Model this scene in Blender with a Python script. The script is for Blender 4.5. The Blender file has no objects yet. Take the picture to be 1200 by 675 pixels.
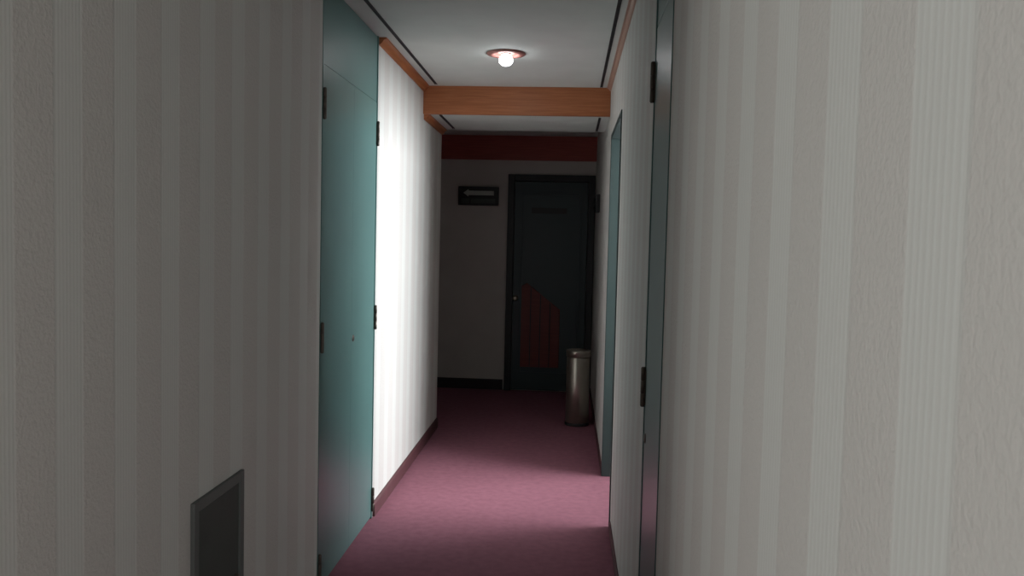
import bpy, bmesh, math
from mathutils import Matrix, Vector
S = bpy.context.scene
COL = S.collection

# ------------------------------------------------------------------ camera
CAM_H = 1.45
FPX = 1000.0                      # focal length in pixels of the 1200 x 675 frame
yc = Vector((66/FPX, 53.5/FPX, -1)).normalized()      # corridor direction seen by the camera
zc = Vector((.027, 1, 0)); zc = (zc - yc*zc.dot(yc)).normalized()
xc = yc.cross(zc)
R = Matrix((xc, yc, zc))
cd = bpy.data.cameras.new('camera'); cam = bpy.data.objects.new('camera', cd); COL.objects.link(cam)
cd.sensor_fit = 'HORIZONTAL'; cd.sensor_width = 36; cd.lens = 36*FPX/1200
cd.clip_start = .02
cam.matrix_world = Matrix.Translation((0, 0, CAM_H)) @ R.to_4x4()
S.camera = cam

# ------------------------------------------------------------------ light
S.view_settings.view_transform = 'Standard'; S.view_settings.look = 'None'
S.view_settings.gamma = 1; S.view_settings.use_curve_mapping = False
S.view_settings.exposure = 0.0
w = bpy.data.worlds.new('sky'); S.world = w; w.use_nodes = True
w.node_tree.nodes['Background'].inputs[0].default_value = (.75, .87, 1, 1)
w.node_tree.nodes['Background'].inputs[1].default_value = .25
SIDE_W, NEAR_W, REAR_FILL_W, BULB = 385.0, 48.0, 46.0, 20.0
def area(name, loc, direction, sx, sy, watts, col):
    l = bpy.data.lights.new(name, 'AREA'); l.shape = 'RECTANGLE'; l.size = sx; l.size_y = sy
    l.energy = watts; l.color = col
    o = bpy.data.objects.new(name, l); COL.objects.link(o); o.location = loc
    o.rotation_euler = Vector(direction).to_track_quat('-Z', 'Y').to_euler()
    return o
area('daylight_side_window', (2.45, 5.45, 1.82), (-1, 0, -.35), 3.4, 1.05, SIDE_W, (.93, .97, 1))
area('daylight_near_window', (-2.62, -.55, 1.45), (1, 0, 0), 1.1, 1.1, NEAR_W, (.985, 1, .965))
area('rear_fill_light', (1.35, -2.42, 1.5), (-.25, 1, 0), 1.0, 1.1, REAR_FILL_W, (1, .99, .96))  # added fill lamp that brightens the near left wall

# ------------------------------------------------------------------ materials
def nt(name):
    m = bpy.data.materials.new(name); m.use_nodes = True
    t = m.node_tree; return m, t, t.nodes['Principled BSDF']
def N(t, kind, **kw):
    n = t.nodes.new(kind)
    for k, v in kw.items(): setattr(n, k, v)
    return n
def mth(t, op, a, b=None):
    n = N(t, 'ShaderNodeMath', operation=op)
    for i, v in enumerate((a, b)):
        if v is None: continue
        if isinstance(v, (int, float)): n.inputs[i].default_value = v
        else: t.links.new(v, n.inputs[i])
    return n.outputs[0]
def simple(name, col, rough=.5, metal=0, noise=0, scale=20, bump=0, bscale=200, spec=.5):
    m, t, b = nt(name)
    b.inputs['Roughness'].default_value = rough; b.inputs['Metallic'].default_value = metal
    b.inputs['Specular IOR Level'].default_value = spec
    b.inputs['Base Color'].default_value = (*col, 1)
    tc = N(t, 'ShaderNodeTexCoord')
    if noise:
        n = N(t, 'ShaderNodeTexNoise'); n.inputs['Scale'].default_value = scale; n.inputs['Detail'].default_value = 4
        t.links.new(tc.outputs['Object'], n.inputs['Vector'])
        r = N(t, 'ShaderNodeValToRGB')
        r.color_ramp.elements[0].position = .3; r.color_ramp.elements[1].position = .7
        r.color_ramp.elements[0].color = (*[c*(1-noise) for c in col], 1)
        r.color_ramp.elements[1].color = (*[min(1, c*(1+noise)) for c in col], 1)
        t.links.new(n.outputs['Fac'], r.inputs[0]); t.links.new(r.outputs[0], b.inputs['Base Color'])
    if bump:
        n = N(t, 'ShaderNodeTexNoise'); n.inputs['Scale'].default_value = bscale; n.inputs['Detail'].default_value = 3
        t.links.new(tc.outputs['Object'], n.inputs['Vector'])
        p = N(t, 'ShaderNodeBump'); p.inputs['Strength'].default_value = bump; p.inputs['Distance'].default_value = .003
        t.links.new(n.outputs['Fac'], p.inputs['Height']); t.links.new(p.outputs[0], b.inputs['Normal'])
    return m
def wallpaper():
    m, t, b = nt('striped_wallpaper')
    b.inputs['Roughness'].default_value = .62; b.inputs['Specular IOR Level'].default_value = .25
    tc = N(t, 'ShaderNodeTexCoord'); sp = N(t, 'ShaderNodeSeparateXYZ')
    t.links.new(tc.outputs['Object'], sp.inputs[0])
    s = mth(t, 'ADD', sp.outputs[0], sp.outputs[1])
    P = .2145
    f = mth(t, 'FRACT', mth(t, 'ADD', mth(t, 'DIVIDE', mth(t, 'SUBTRACT', s, .854-20*P), P), .5))
    d = mth(t, 'ABSOLUTE', mth(t, 'SUBTRACT', f, .5))
    mr = N(t, 'ShaderNodeMapRange'); mr.clamp = True
    mr.inputs[1].default_value = .235; mr.inputs[2].default_value = .205
    mr.inputs[3].default_value = 0; mr.inputs[4].default_value = 1
    t.links.new(d, mr.inputs[0]); band = mr.outputs[0]
    rid = mth(t, 'SINE', mth(t, 'MULTIPLY', s, 2*math.pi/.0118))
    rid = mth(t, 'MULTIPLY', rid, band)
    mix = N(t, 'ShaderNodeMix', data_type='RGBA')
    mix.inputs[6].default_value = (.604, .584, .556, 1); mix.inputs[7].default_value = (.632, .632, .603, 1)
    t.links.new(band, mix.inputs[0])
    # fine raised threads inside the band are a little paler
    mix2 = N(t, 'ShaderNodeMix', data_type='RGBA')
    mix2.inputs[7].default_value = (.69, .70, .675, 1)
    t.links.new(mth(t, 'MULTIPLY', mth(t, 'MAXIMUM', rid, 0), .55), mix2.inputs[0])
    t.links.new(mix.outputs[2], mix2.inputs[6]); t.links.new(mix2.outputs[2], b.inputs['Base Color'])
    n = N(t, 'ShaderNodeTexNoise'); n.inputs['Scale'].default_value = 120; n.inputs['Detail'].default_value = 1.2
    n.inputs['Distortion'].default_value = .15
    t.links.new(tc.outputs['Object'], n.inputs['Vector'])
    inv = mth(t, 'SUBTRACT', 1.0, mth(t, 'MULTIPLY', band, .85))
    h = mth(t, 'ADD', mth(t, 'MULTIPLY', n.outputs['Fac'], inv), mth(t, 'MULTIPLY', rid, .06))
    p = N(t, 'ShaderNodeBump'); p.inputs['Strength'].default_value = .42; p.inputs['Distance'].default_value = .005
    t.links.new(h, p.inputs['Height']); t.links.new(p.outputs[0], b.inputs['Normal'])
    return m
def wood(name, a, c, rough=.4):
    m, t, b = nt(name)
    b.inputs['Roughness'].default_value = rough
    tc = N(t, 'ShaderNodeTexCoord'); mp = N(t, 'ShaderNodeMapping'); mp.inputs['Scale'].default_value = (1.5, 1.5, 28)
    n = N(t, 'ShaderNodeTexNoise'); n.inputs['Scale'].default_value = 3; n.inputs['Detail'].default_value = 5; n.inputs['Distortion'].default_value = .6
    t.links.new(tc.outputs['Object'], mp.inputs[0]); t.links.new(mp.outputs[0], n.inputs['Vector'])
    r = N(t, 'ShaderNodeValToRGB'); r.color_ramp.elements[0].position = .35; r.color_ramp.elements[1].position = .7
    r.color_ramp.elements[0].color = (*a, 1); r.color_ramp.elements[1].color = (*c, 1)
    t.links.new(n.outputs['Fac'], r.inputs[0]); t.links.new(r.outputs[0], b.inputs['Base Color'])
    return m
def glass():
    m, t, b = nt('window_glass'); t.nodes.remove(b)
    tr = N(t, 'ShaderNodeBsdfTransparent'); gl = N(t, 'ShaderNodeBsdfGlossy'); gl.inputs['Roughness'].default_value = .03
    fr = N(t, 'ShaderNodeFresnel'); mx = N(t, 'ShaderNodeMixShader')
    t.links.new(fr.outputs[0], mx.inputs[0]); t.links.new(tr.outputs[0], mx.inputs[1]); t.links.new(gl.outputs[0], mx.inputs[2])
    t.links.new(mx.outputs[0], t.nodes['Material Output'].inputs[0]); return m
def emit(name, col, strength):
    m, t, b = nt(name); b.inputs['Base Color'].default_value = (*col, 1)
    b.inputs['Emission Color'].default_value = (*col, 1); b.inputs['Emission Strength'].default_value = strength; return m
PAPER = wallpaper()
CARPET = simple('carpet', (.285, .118, .155), .95, noise=.10, scale=24, bump=.7, bscale=420, spec=.1)
CEIL = simple('ceiling_paint', (.68, .73, .70), .8, noise=.03, scale=6, spec=.2)
PLASTER = simple('plaster', (.50, .49, .47), .8, noise=.03, scale=5)
ENDWALL = simple('plain_wall_paint', (.56, .53, .50), .8, noise=.04, scale=5, bump=.3, bscale=120)
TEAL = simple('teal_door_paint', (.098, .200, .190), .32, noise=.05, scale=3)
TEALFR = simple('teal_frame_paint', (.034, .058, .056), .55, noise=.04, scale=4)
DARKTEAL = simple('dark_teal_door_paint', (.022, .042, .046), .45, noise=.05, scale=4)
BLACK = simple('black_frame_paint', (.012, .013, .014), .5, noise=.05)
ORANGE = wood('orange_varnished_wood', (.40, .135, .050), (.52, .195, .078))
PINKW = wood('pale_pink_varnished_wood', (.42, .27, .21), (.50, .32, .25))
REDWOOD = wood('red_brown_wood', (.27, .045, .035), (.36, .07, .05), .5)
REDPANEL = wood('red_door_panel_paint', (.12, .016, .013), (.16, .025, .018), .5)
BASEB = simple('dark_red_baseboard', (.09, .03, .035), .6, noise=.1)
BASEK = simple('black_baseboard', (.02, .014, .015), .6, noise=.1)
HINGE = simple('dark_bronze', (.12, .10, .085), .4, .6, noise=.1)
SLOT = simple('dark_slot', (.02, .02, .022), .7, noise=.1)
GREYM = simple('grey_painted_metal', (.13, .14, .135), .6, noise=.06, scale=8, spec=.25)
GREYD = simple('dark_grey_metal', (.070, .082, .074), .6, noise=.08, scale=8, spec=.25)
STEEL = simple('brushed_steel', (.33, .30, .26), .28, .85, noise=.06, scale=6)
BRASS = simple('worn_brass', (.55, .48, .38), .3, .9, noise=.08)
COPPER = simple('pink_copper_trim', (.36, .16, .135), .5, .2, noise=.05)
WHITEP = simple('white_plastic', (.7, .7, .68), .5, noise=.03)
SIGNB = simple('black_sign_face', (.010, .011, .010), .4, noise=.05)
SIGNW = simple('pale_sign_print', (.42, .45, .41), .5, noise=.03)
SIGNG = simple('dim_green_sign_print', (.045, .06, .05), .5, noise=.05)
BULBM = emit('lit_bulb', (.95, .97, 1), BULB)
GLASS = glass()
RUBBER = simple('black_rubber', (.02, .02, .02), .7, noise=.1)

# ------------------------------------------------------------------ helpers
def box(bm, x0, x1, y0, y1, z0, z1):
    v = [bm.verts.new(p) for p in ((x0,y0,z0),(x1,y0,z0),(x1,y1,z0),(x0,y1,z0),(x0,y0,z1),(x1,y0,z1),(x1,y1,z1),(x0,y1,z1))]
    for f in ((0,3,2,1),(4,5,6,7),(0,1,5,4),(1,2,6,5),(2,3,7,6),(3,0,4,7)): bm.faces.new([v[i] for i in f])
def boxes(*bs):
    bm = bmesh.new()
    for b in bs: box(bm, *b)
    return bm
def prism(pts, axis, a, b):
    """closed outline of 2-D points extruded along an axis from a to b"""
    bm = bmesh.new()
    def P(p, d): return {'x': (d, p[0], p[1]), 'y': (p[0], d, p[1]), 'z': (p[0], p[1], d)}[axis]
    A = [bm.verts.new(P(p, a)) for p in pts]; B = [bm.verts.new(P(p, b)) for p in pts]
    bm.faces.new(A); bm.faces.new(B[::-1]); n = len(pts)
    for i in range(n): bm.faces.new((A[i], B[i], B[(i+1) % n], A[(i+1) % n]))
    bmesh.ops.recalc_face_normals(bm, faces=bm.faces); return bm
def lathe(prof, seg=40, axis='z', c=(0, 0, 0)):
    bm = bmesh.new(); rings = []
    def P(r, h, a):
        u, v = r*math.cos(a), r*math.sin(a)
        return {'z': (c[0]+u, c[1]+v, c[2]+h), 'y': (c[0]+u, c[1]+h, c[2]+v), 'x': (c[0]+h, c[1]+u, c[2]+v)}[axis]
    for r, h in prof:
        rings.append([bm.verts.new(P(r, h, 2*math.pi*i/seg)) for i in range(seg)] if r > 1e-6 else [bm.verts.new(P(0, h, 0))])
    for a, b in zip(rings, rings[1:]):
        for i in range(seg):
            j = (i+1) % seg
            vs = [a[i % len(a)], a[j % len(a)], b[j % len(b)], b[i % len(b)]]
            u = []
            for q in vs:
                if q not in u: u.append(q)
            if len(u) > 2: bm.faces.new(u)
    bmesh.ops.recalc_face_normals(bm, faces=bm.faces); return bm
def obj(name, bm, m, parent=None, bevel=0, smooth=False):
    me = bpy.data.meshes.new(name); bm.to_mesh(me); bm.free(); me.materials.append(m)
    o = bpy.data.objects.new(name, me); COL.objects.link(o)
    if smooth:
        for p in me.polygons: p.use_smooth = True
    if bevel:
        d = o.modifiers.new('bevel', 'BEVEL'); d.width = bevel; d.segments = 2; d.limit_method = 'ANGLE'
    if parent:
        o.parent = parent
        bpy.context.view_layer.update()
        o.matrix_parent_inverse = parent.matrix_world.inverted()
    return o
def tag(o, label, cat, group=None, kind=None):
    o['label'] = label; o['category'] = cat
    if group: o['group'] = group
    if kind: o['kind'] = kind
    return o
def struct(name, bm, m, label, cat, bevel=0):
    return tag(obj(name, bm, m, None, bevel), label, cat, kind='structure')
def empty(name, loc, label, cat, group=None, kind=None):
    o = bpy.data.objects.new(name, None); COL.objects.link(o); o.location = loc; o.empty_display_size = .05
    bpy.context.view_layer.update()
    return tag(o, label, cat, group, kind)

# ------------------------------------------------------------------ the setting
XL, XR, TH = -.98, .25, .11        # wall faces, thickness
ZC, ZL = 2.46, 2.28                # ceiling, lowered ceiling
YB, YE, YS = 5.64, 8.25, 6.48      # beam, end wall, end of the left wall
LD0, LD1 = 3.33, 4.30              # left cupboard doors
RD0, RD1 = 2.20, 2.65              # right cupboard door
OP0, OP1, OPZ = 4.30, 5.30, 2.115  # doorway on the right
NO0, NO1 = -1.1, 1.0               # doorway on the left beside the camera

struct('floor', boxes((-2.9, 2.75, -2.3, YE+.2, -.1, 0)), CARPET, 'dusky red carpet running the length of the corridor floor', 'floor')
struct('ceiling', boxes((-2.9, 2.75, -2.3, YE+.2, ZC, ZC+.1)), CEIL, 'pale grey painted ceiling above the corridor', 'ceiling')
struct('ceiling_lowered', boxes((XL, XR, YB+.03, YS, ZL, ZC)), CEIL, 'lowered strip of pale ceiling behind the orange beam', 'ceiling')
struct('wall_left', boxes((XL-TH, XL, NO1, LD0, 0, ZC), (XL-TH, XL, LD1, YS, 0, ZC),
                          (XL-TH, XL, NO0, NO1, OPZ, ZC), (XL-TH, XL, -2.2, NO0, 0, ZC), (XL-TH-.02, XL-TH+.03, LD0, LD1, 0, ZC)),
       PAPER, 'striped wallpaper wall along the left side of the corridor', 'wall')
struct('wall_right', boxes((XR, XR+TH, .42, RD0, 0, ZC), (XR, XR+TH, -2.2, .42, OPZ, ZC), (XR, XR+TH, RD1, OP0, 0, ZC), (XR, XR+TH, OP1, YE, 0, ZC),
                           (XR, XR+TH, OP0, OP1, OPZ, ZC), (XR+TH-.03, XR+TH+.02, RD0, RD1, 0, ZC)),
       PAPER, 'striped wallpaper wall along the right side of the corridor', 'wall')
struct('wall_back', boxes((-2.9, 2.75, YE, YE+.12, 0, ZC)), ENDWALL, 'dim wall closing the far end of the corridor', 'wall')
struct('wall_side_passage', boxes((-2.75, XL-TH, YS-TH, YS, 0, ZC), (-2.75, -2.64, YS, YE, 0, ZC)), PAPER,
       'walls of the dark side passage behind the left wall corner', 'wall')
struct('wall_behind', boxes((XL-TH, .75, -2.3, -2.2, 0, ZC), (1.95, 2.3, -2.3, -2.2, 0, ZC), (.75, 1.95, -2.3, -2.2, 0, .85), (.75, 1.95, -2.3, -2.2, 2.1, ZC), (2.2, 2.3, -2.2, .52, 0, ZC), (XR+TH, 2.2, .42, .52, 0, ZC)), PAPER, 'walls closing the corridor behind the viewpoint', 'wall')
def side_room(s, xa, xb, y0, y1, wy0, wy1, wz0, wz1, nm, lab):
    # xa = corridor side face, xb = inside face of the window wall, s = sign of x
    def B(a, b, *r): return (min(a, b), max(a, b), *r)
    t = xb + s*.1
    struct(nm, boxes(B(xa, t, y0-.1, y0, 0, ZC), B(xa, t, y1, y1+.1, 0, ZC), B(xb, t, y0, wy0, 0, ZC), B(xb, t, wy1, y1, 0, ZC),
                     B(xb, t, wy0, wy1, 0, wz0), B(xb, t, wy0, wy1, wz1, ZC)), PLASTER, lab, 'wall')
def window(name, x, s, y0, y1, z0, z1, lab):
    r = empty(name, (x, (y0+y1)/2, z0), lab, 'window', kind='structure')
    a, b = sorted((x, x+s*.06)); f = .045; ym = (y0+y1)/2
    obj('window_frame', boxes((a, b, y0, y0+f, z0, z1), (a, b, y1-f, y1, z0, z1), (a, b, y0+f, y1-f, z0, z0+f), (a, b, y0+f, y1-f, z1-f, z1),
                              (a, b, ym-.02, ym+.02, z0+f, z1-f)), WHITEP, r)
    for p0, p1 in ((y0+f, ym-.02), (ym+.02, y1-f)):
        obj('pane', boxes((x+s*.027, x+s*.033, p0, p1, z0+f, z1-f)) if s > 0 else boxes((x-.033, x-.027, p0, p1, z0+f, z1-f)), GLASS, r)
    q = sorted((x-s*.08, x)); obj('sill', boxes((q[0], q[1], y0-.03, y1+.03, z0-.03, z0)), WHITEP, r)
side_room(1, XR+TH, 2.2, 3.4, 7.6, 3.7, 7.2, 1.1, 2.38, 'wall_side_room', 'plain walls of the daylit room through the right doorway')
window('window_1', 2.22, 1, 3.7, 7.2, 1.1, 2.38, 'window of the daylit room through the right doorway')
side_room(-1, XL-TH, -2.45, -1.5, 1.25, -1.2, .1, .85, 2.05, 'wall_near_room', 'plain walls of the room beside the viewpoint on the left')
window('window_2', -2.47, -1, -1.2, .1, .85, 2.05, 'window of the room beside the viewpoint on the left')

r = empty('window_3_added', (1.35, -2.25, .85), 'added unseen window in the wall behind the viewpoint', 'window', kind='structure')  # unseen window, added as an opening for the rear fill lamp
obj('window_frame', boxes((.75, .795, -2.29, -2.23, .85, 2.1), (1.905, 1.95, -2.29, -2.23, .85, 2.1), (.795, 1.905, -2.29, -2.23, .85, .895), (.795, 1.905, -2.29, -2.23, 2.055, 2.1), (1.33, 1.37, -2.29, -2.23, .895, 2.055)), WHITEP, r)
obj('pane', boxes((.795, 1.33, -2.263, -2.257, .895, 2.055)), GLASS, r)
obj('pane', boxes((1.37, 1.905, -2.263, -2.257, .895, 2.055)), GLASS, r)
obj('sill', boxes((.72, 1.98, -2.23, -2.14, .82, .85)), WHITEP, r)

# beams and mouldings
def crown(xw, s, y0, y1, zt, k=.75):
    pts = [(xw+s*a*k, zt-b*k) for a, b in ((0, 0), (.052, 0), (.052, .010), (.034, .016), (.022, .034), (.014, .044), (0, .05))]
    return prism(pts, 'y', y0, y1)
struct('trim_1', boxes((XL, XR, YB, YB+.03, ZL-.005, ZC)), ORANGE, 'broad orange wooden beam crossing the ceiling beyond the lamp', 'beam', .003)
struct('trim_2', crown(XL, 1, LD1+.01, YB, ZC), ORANGE, 'slim orange wooden moulding along the top of the left wall', 'moulding')
struct('trim_3', crown(XR, -1, -2.2, YB, ZC, .5), PINKW, 'slim pale pinkish wooden moulding along the top of the right wall', 'moulding')
struct('trim_4', crown(XL, 1, YB+.03, YS, ZL), ORANGE, 'short orange moulding under the lowered ceiling on the left', 'moulding')
struct('trim_5', boxes((-2.64, XR, YE-.03, YE, 2.225, ZC-.002)), REDWOOD, 'dark red wooden band above the door at the far end', 'cornice', .003)
for i, (x, y0, y1, z, lab) in enumerate((
        (-.887, -2.2, YB-.06, ZC, 'long dark slot in the ceiling along the left wall'),
        (.187, -2.2, YB-.02, ZC, 'long dark slot in the ceiling along the right wall'),
        (-.875, YB+.06, YS-.1, ZL, 'short dark slot in the lowered ceiling on the left'),
        (.187, YB+.1, YS-.05, ZL, 'short dark slot in the lowered ceiling on the right'))):
    struct('trim_%d' % (6+i), prism([(x-.008, z), (x+.008, z), (x+.008, z-.004), (x+.004, z-.004), (x+.004, z-.001), (x-.004, z-.001), (x-.004, z-.004), (x-.008, z-.004)], 'y', y0, y1), SLOT, lab, 'ceiling slot')
# baseboards
def bb(x, s, y0, y1, h=.075, t=.012):
    return prism([(x, 0), (x+s*t, 0), (x+s*t, h-.012), (x+s*.005, h), (x, h)], 'y', y0, y1)
struct('baseboard_left', bb(XL, 1, LD1+.02, YS), BASEB, 'dark red baseboard under the bright left wall', 'baseboard')
struct('baseboard_left_near', bb(XL, 1, NO1, LD0-.02), BASEB, 'dark red baseboard under the near left wall', 'baseboard')
struct('baseboard_right', bb(XR, -1, RD1+.02, OP0-.04, .05, .008), BASEB, 'low baseboard on the right wall between cupboard and doorway', 'baseboard')
struct('baseboard_right_far', bb(XR, -1, OP1+.04, YE-.05, .05, .008), BASEB, 'low baseboard on the right wall beyond the doorway', 'baseboard')
struct('baseboard_back', prism([(YE, 0), (YE-.014, 0), (YE-.014, .085), (YE-.005, .1), (YE, .1)], 'x', -2.64, -.605), BASEK, 'black baseboard under the dim end wall', 'baseboard')

# ------------------------------------------------------------------ doors
def hinge(leaf, x, y, z, s):
    """butt hinge on a leaf edge: knuckle barrel in three sections and two flaps (s = side of the corridor the leaf faces)"""
    bm = boxes((min(x, x+s*.003), max(x, x+s*.003), y-.009, y+.009, z-.055, z+.055))
    h = obj('hinge', bm, HINGE, leaf)
    prof = [(0, -.062), (.005, -.062), (.0075, -.058), (.0075, -.021), (.006, -.02), (.0075, -.019), (.0075, .019), (.006, .02), (.0075, .021), (.0075, .058), (.005, .062), (0, .062)]
    obj('hinge_knuckle', lathe(prof, 16, 'z', (x+s*.008, y, z)), HINGE, h, smooth=True)
ZT = 2.13
# double cupboard doors in the left wall
r = empty('door_1', (XL, (LD0+LD1)/2, 0), 'tall teal double cupboard doors set into the left wall', 'door', kind='structure')
FR = .014
obj('door_frame', boxes((XL-.07, XL+.003, LD0, LD0+FR, 0, ZC), (XL-.07, XL+.003, LD1-FR, LD1, 0, ZC), (XL-.07, XL-.005, LD0+FR, LD1-FR, ZT+.0005, ZT+.003)), TEAL, r)
obj('transom_panel', boxes((XL-.045, XL-.001, LD0+FR+.002, LD1-FR-.002, ZT+.0025, ZC-.004)), TEAL, r)
ym = 3.835
for y0, y1, hy in ((LD0+FR+.002, ym-.0005, LD0+.012), (ym+.0005, LD1-FR-.002, LD1-.012)):
    lf = obj('door_leaf', boxes((XL-.04, XL, y0, y1, .012, ZT)), TEAL, r)
    for z in (.10, 1.045, 1.975): hinge(lf, XL, hy, z, 1)
e = obj('keyhole_plate', lathe([(0, .004), (.012, .004), (.015, .002), (.016, 0), (0, 0)], 24, 'x', (XL, ym+.03, .985)), HINGE, r)
obj('keyhole', boxes((XL+.0035, XL+.0052, ym+.028, ym+.032, .976, .99)), RUBBER, e)
# narrow cupboard door in the right wall
r = empty('door_2', (XR, (RD0+RD1)/2, 0), 'narrow dark teal cupboard door set into the near right wall', 'door', kind='structure')
obj('door_frame', boxes((XR-.003, XR+.07, RD0, RD0+FR, 0, ZC), (XR-.003, XR+.07, RD1-FR, RD1, 0, ZC), (XR+.005, XR+.07, RD0+FR, RD1-FR, 2.10+.004, 2.10+.012)), TEAL, r)
obj('transom_panel', boxes((XR+.001, XR+.045, RD0+FR+.002, RD1-FR-.002, 2.106, ZC-.004)), TEAL, r, .002)
lf = obj('door_leaf', boxes((XR, XR+.04, RD0+FR+.002, RD1-FR-.002, .012, 2.10)), TEAL, r, .002)
for z in (.13, 1.01, 1.94): hinge(lf, XR, RD1-.012, z, -1)
obj('keyhole_plate', lathe([(0, -.004), (.012, -.004), (.015, -.002), (.016, 0), (0, 0)], 24, 'x', (XR, RD1-.06, .86)), HINGE, lf)
# open doorway in the right wall
r = empty('door_3', (XR, (OP0+OP1)/2, 0), 'open doorway with blue grey frame in the right wall', 'doorway', kind='structure')
obj('door_frame', boxes((XR-.006, XR+TH+.01, OP0, OP0+.03, 0, OPZ), (XR-.006, XR+TH+.01, OP1-.03, OP1, 0, OPZ), (XR-.006, XR+TH+.01, OP0+.03, OP1-.03, OPZ-.03, OPZ)), TEALFR, r, .003)
# closed door at the far end
DX0, DX1, DZ = -.59, .245, 2.09
yf = YE - .02
r = empty('door_4', ((DX0+DX1)/2, YE, 0), 'dark teal door with red slanted panel at the far end', 'door', kind='structure')
fw = .065
obj('door_frame', boxes((DX0, DX0+fw, YE-.045, YE, 0, DZ), (DX1-fw, DX1, YE-.045, YE, 0, DZ), (DX0+fw, DX1-fw, YE-.045, YE, DZ-fw, DZ)), BLACK, r, .004)
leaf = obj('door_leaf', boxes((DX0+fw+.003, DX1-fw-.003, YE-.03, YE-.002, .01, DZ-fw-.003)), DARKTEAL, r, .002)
def ring(x0, x1, z0, z1, t, y0, y1):
    return boxes((x0, x0+t, y0, y1, z0, z1), (x1-t, x1, y0, y1, z0, z1), (x0+t, x1-t, y0, y1, z0, z0+t), (x0+t, x1-t, y0, y1, z1-t, z1))
obj('panel_moulding', ring(-.46, .125, .16, 1.92, .025, YE-.040, YE-.03), DARKTEAL, leaf, .003)
pl = [(-.44, .235), (-.065, .235), (-.065, .80), (-.385, 1.05), (-.44, 1.02)]
red = obj('slanted_panel', prism(pl, 'y', YE-.040, YE-.03), REDPANEL, leaf, .003)
for k in range(1, 4):                # upright boards with dark grooves
    x = -.44 + k*.375/4
    zt = .80 + (-.065-x)/.32*.25
    obj('groove', boxes((x-.004, x+.004, YE-.0412, YE-.0395, .24, zt-.01)), BLACK, red)
obj('name_plate', boxes((-.36, -.02, YE-.036, YE-.03, 1.72, 1.775)), BLACK, leaf, .002)
k = obj('door_knob', lathe([(0, -.062), (.016, -.060), (.026, -.050), (.026, -.040), (.014, -.030), (.010, -.012), (.010, -.006), (.027, -.005), (.028, 0), (0, 0)], 28, 'y', (-.497, YE-.03, .90)), BRASS, leaf, smooth=True)

# ------------------------------------------------------------------ things
# ceiling lamp
LX, LY = -.362, 4.65
r = empty('downlight', (LX, LY, ZC), 'round pinkish ceiling lamp with a bright bare bulb', 'ceiling lamp')
obj('trim_ring', lathe([(.104, 0), (.106, -.004), (.100, -.009), (.080, -.013), (.066, -.010), (.062, -.002), (.062, 0)], 48, 'z', (LX, LY, ZC)), COPPER, r, smooth=True)
obj('reflector_dish', lathe([(.062, -.004), (.045, -.002), (.02, -.001), (0, -.001)], 40, 'z', (LX, LY, ZC)), COPPER, r, smooth=True)
obj('lamp_socket', lathe([(0, -.002), (.026, -.002), (.026, -.008), (.020, -.012), (0, -.012)], 28, 'z', (LX, LY, ZC)), WHITEP, r, smooth=True)
obj('bulb', lathe([(.018, -.010), (.026, -.014), (.034, -.024), (.038, -.036), (.036, -.048), (.028, -.059), (.016, -.066), (0, -.069)], 32, 'z', (LX, LY, ZC)), BULBM, r, smooth=True)

# exit sign
SX0, SX1, SZ0, SZ1 = -1.07, -.68, 1.785, 1.965
r = empty('exit_sign', ((SX0+SX1)/2, YE, SZ0), 'black box sign with a pale left arrow on the far wall', 'sign')
obj('housing', boxes((SX0, SX1, YE-.05, YE, SZ0, SZ1)), BLACK, r, .004)
fy = YE-.05
obj('sign_face', boxes((SX0+.012, SX1-.012, fy-.003, fy+.002, SZ0+.012, SZ1-.012)), SIGNB, r)
ax0, az = SX0+.05, SZ1-.062
obj('arrow', prism([(ax0, az), (ax0+.05, az+.036), (ax0+.05, az+.021), (SX1-.045, az+.021), (SX1-.045, az-.021), (ax0+.05, az-.021), (ax0+.05, az-.036)], 'y', fy-.0042, fy-.003), SIGNW, r)
obj('pictogram_panel', boxes((SX0+.03, SX0+.105, fy-.0042, fy-.003, SZ0+.02, SZ0+.065)), SIGNG, r)
obj('lettering_panel', boxes((SX0+.125, SX1-.03, fy-.0042, fy-.003, SZ0+.02, SZ0+.065)), SIGNG, r)

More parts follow.
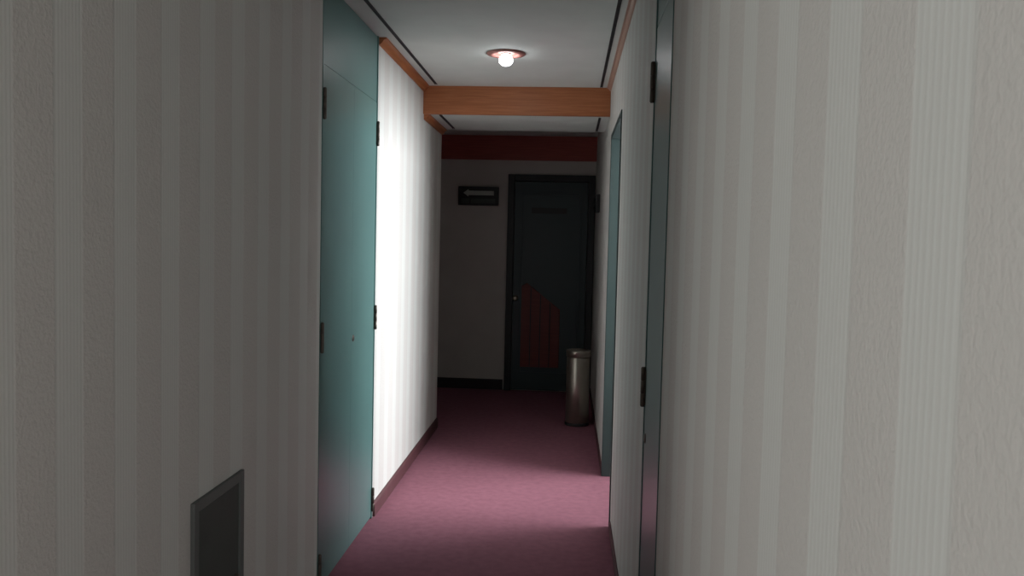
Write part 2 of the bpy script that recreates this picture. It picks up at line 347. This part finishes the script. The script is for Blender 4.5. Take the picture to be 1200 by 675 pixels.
# waste bin with ashtray top
BX, BY, BR, BH = .105, 6.76, .092, .60
r = empty('waste_bin', (BX, BY, 0), 'tall pale metal cylinder bin standing by the far door', 'bin')
obj('body', lathe([(0, .012), (BR-.004, .012), (BR, .018), (BR, BH-.06), (BR-.003, BH-.055), (0, BH-.055)], 48, 'z', (BX, BY, 0)), STEEL, r, smooth=True)
obj('base_ring', lathe([(0, 0), (BR-.002, 0), (BR+.003, .004), (BR+.003, .022), (BR, .026), (0, .026)], 48, 'z', (BX, BY, 0)), RUBBER, r, smooth=True)
obj('lid', lathe([(BR-.006, BH-.056), (BR+.004, BH-.050), (BR+.006, BH-.012), (BR+.005, BH-.002), (BR-.002, BH), (BR-.012, BH-.004), (BR-.016, BH-.022), (0, BH-.026)], 48, 'z', (BX, BY, 0)), STEEL, r, smooth=True)

# utility hatch on the near left wall
HY0, HY1, HZ0, HZ1 = 2.165, 2.515, .14, .735
r = empty('utility_hatch', (XL, (HY0+HY1)/2, HZ0), 'grey metal utility hatch low on the near left wall', 'hatch')
def ringx(y0, y1, z0, z1, t, x0, x1):
    return boxes((x0, x1, y0, y0+t, z0, z1), (x0, x1, y1-t, y1, z0, z1), (x0, x1, y0+t, y1-t, z0, z0+t), (x0, x1, y0+t, y1-t, z1-t, z1))
obj('hatch_frame', ringx(HY0, HY1, HZ0, HZ1, .03, XL, XL+.012), GREYM, r, .002)
d = obj('hatch_door', boxes((XL, XL+.007, HY0+.032, HY1-.032, HZ0+.032, HZ1-.032)), GREYD, r, .002)
obj('latch', lathe([(0, .012), (.010, .012), (.013, .008), (.013, 0), (0, 0)], 24, 'x', (XL+.007, HY1-.06, .42)), HINGE, d)

# small dark box on the far right wall
r = empty('wall_alarm_box', (XR, 7.1, 1.72), 'small dark box high on the right wall before the far door', 'alarm box')
obj('housing', boxes((XR-.035, XR, 7.03, 7.17, 1.70, 1.85)), BLACK, r, .008)
obj('sounder', lathe([(0, -.052), (.03, -.05), (.045, -.04), (.045, -.035), (0, -.035)], 28, 'x', (XR, 7.1, 1.775)), BLACK, r, smooth=True)
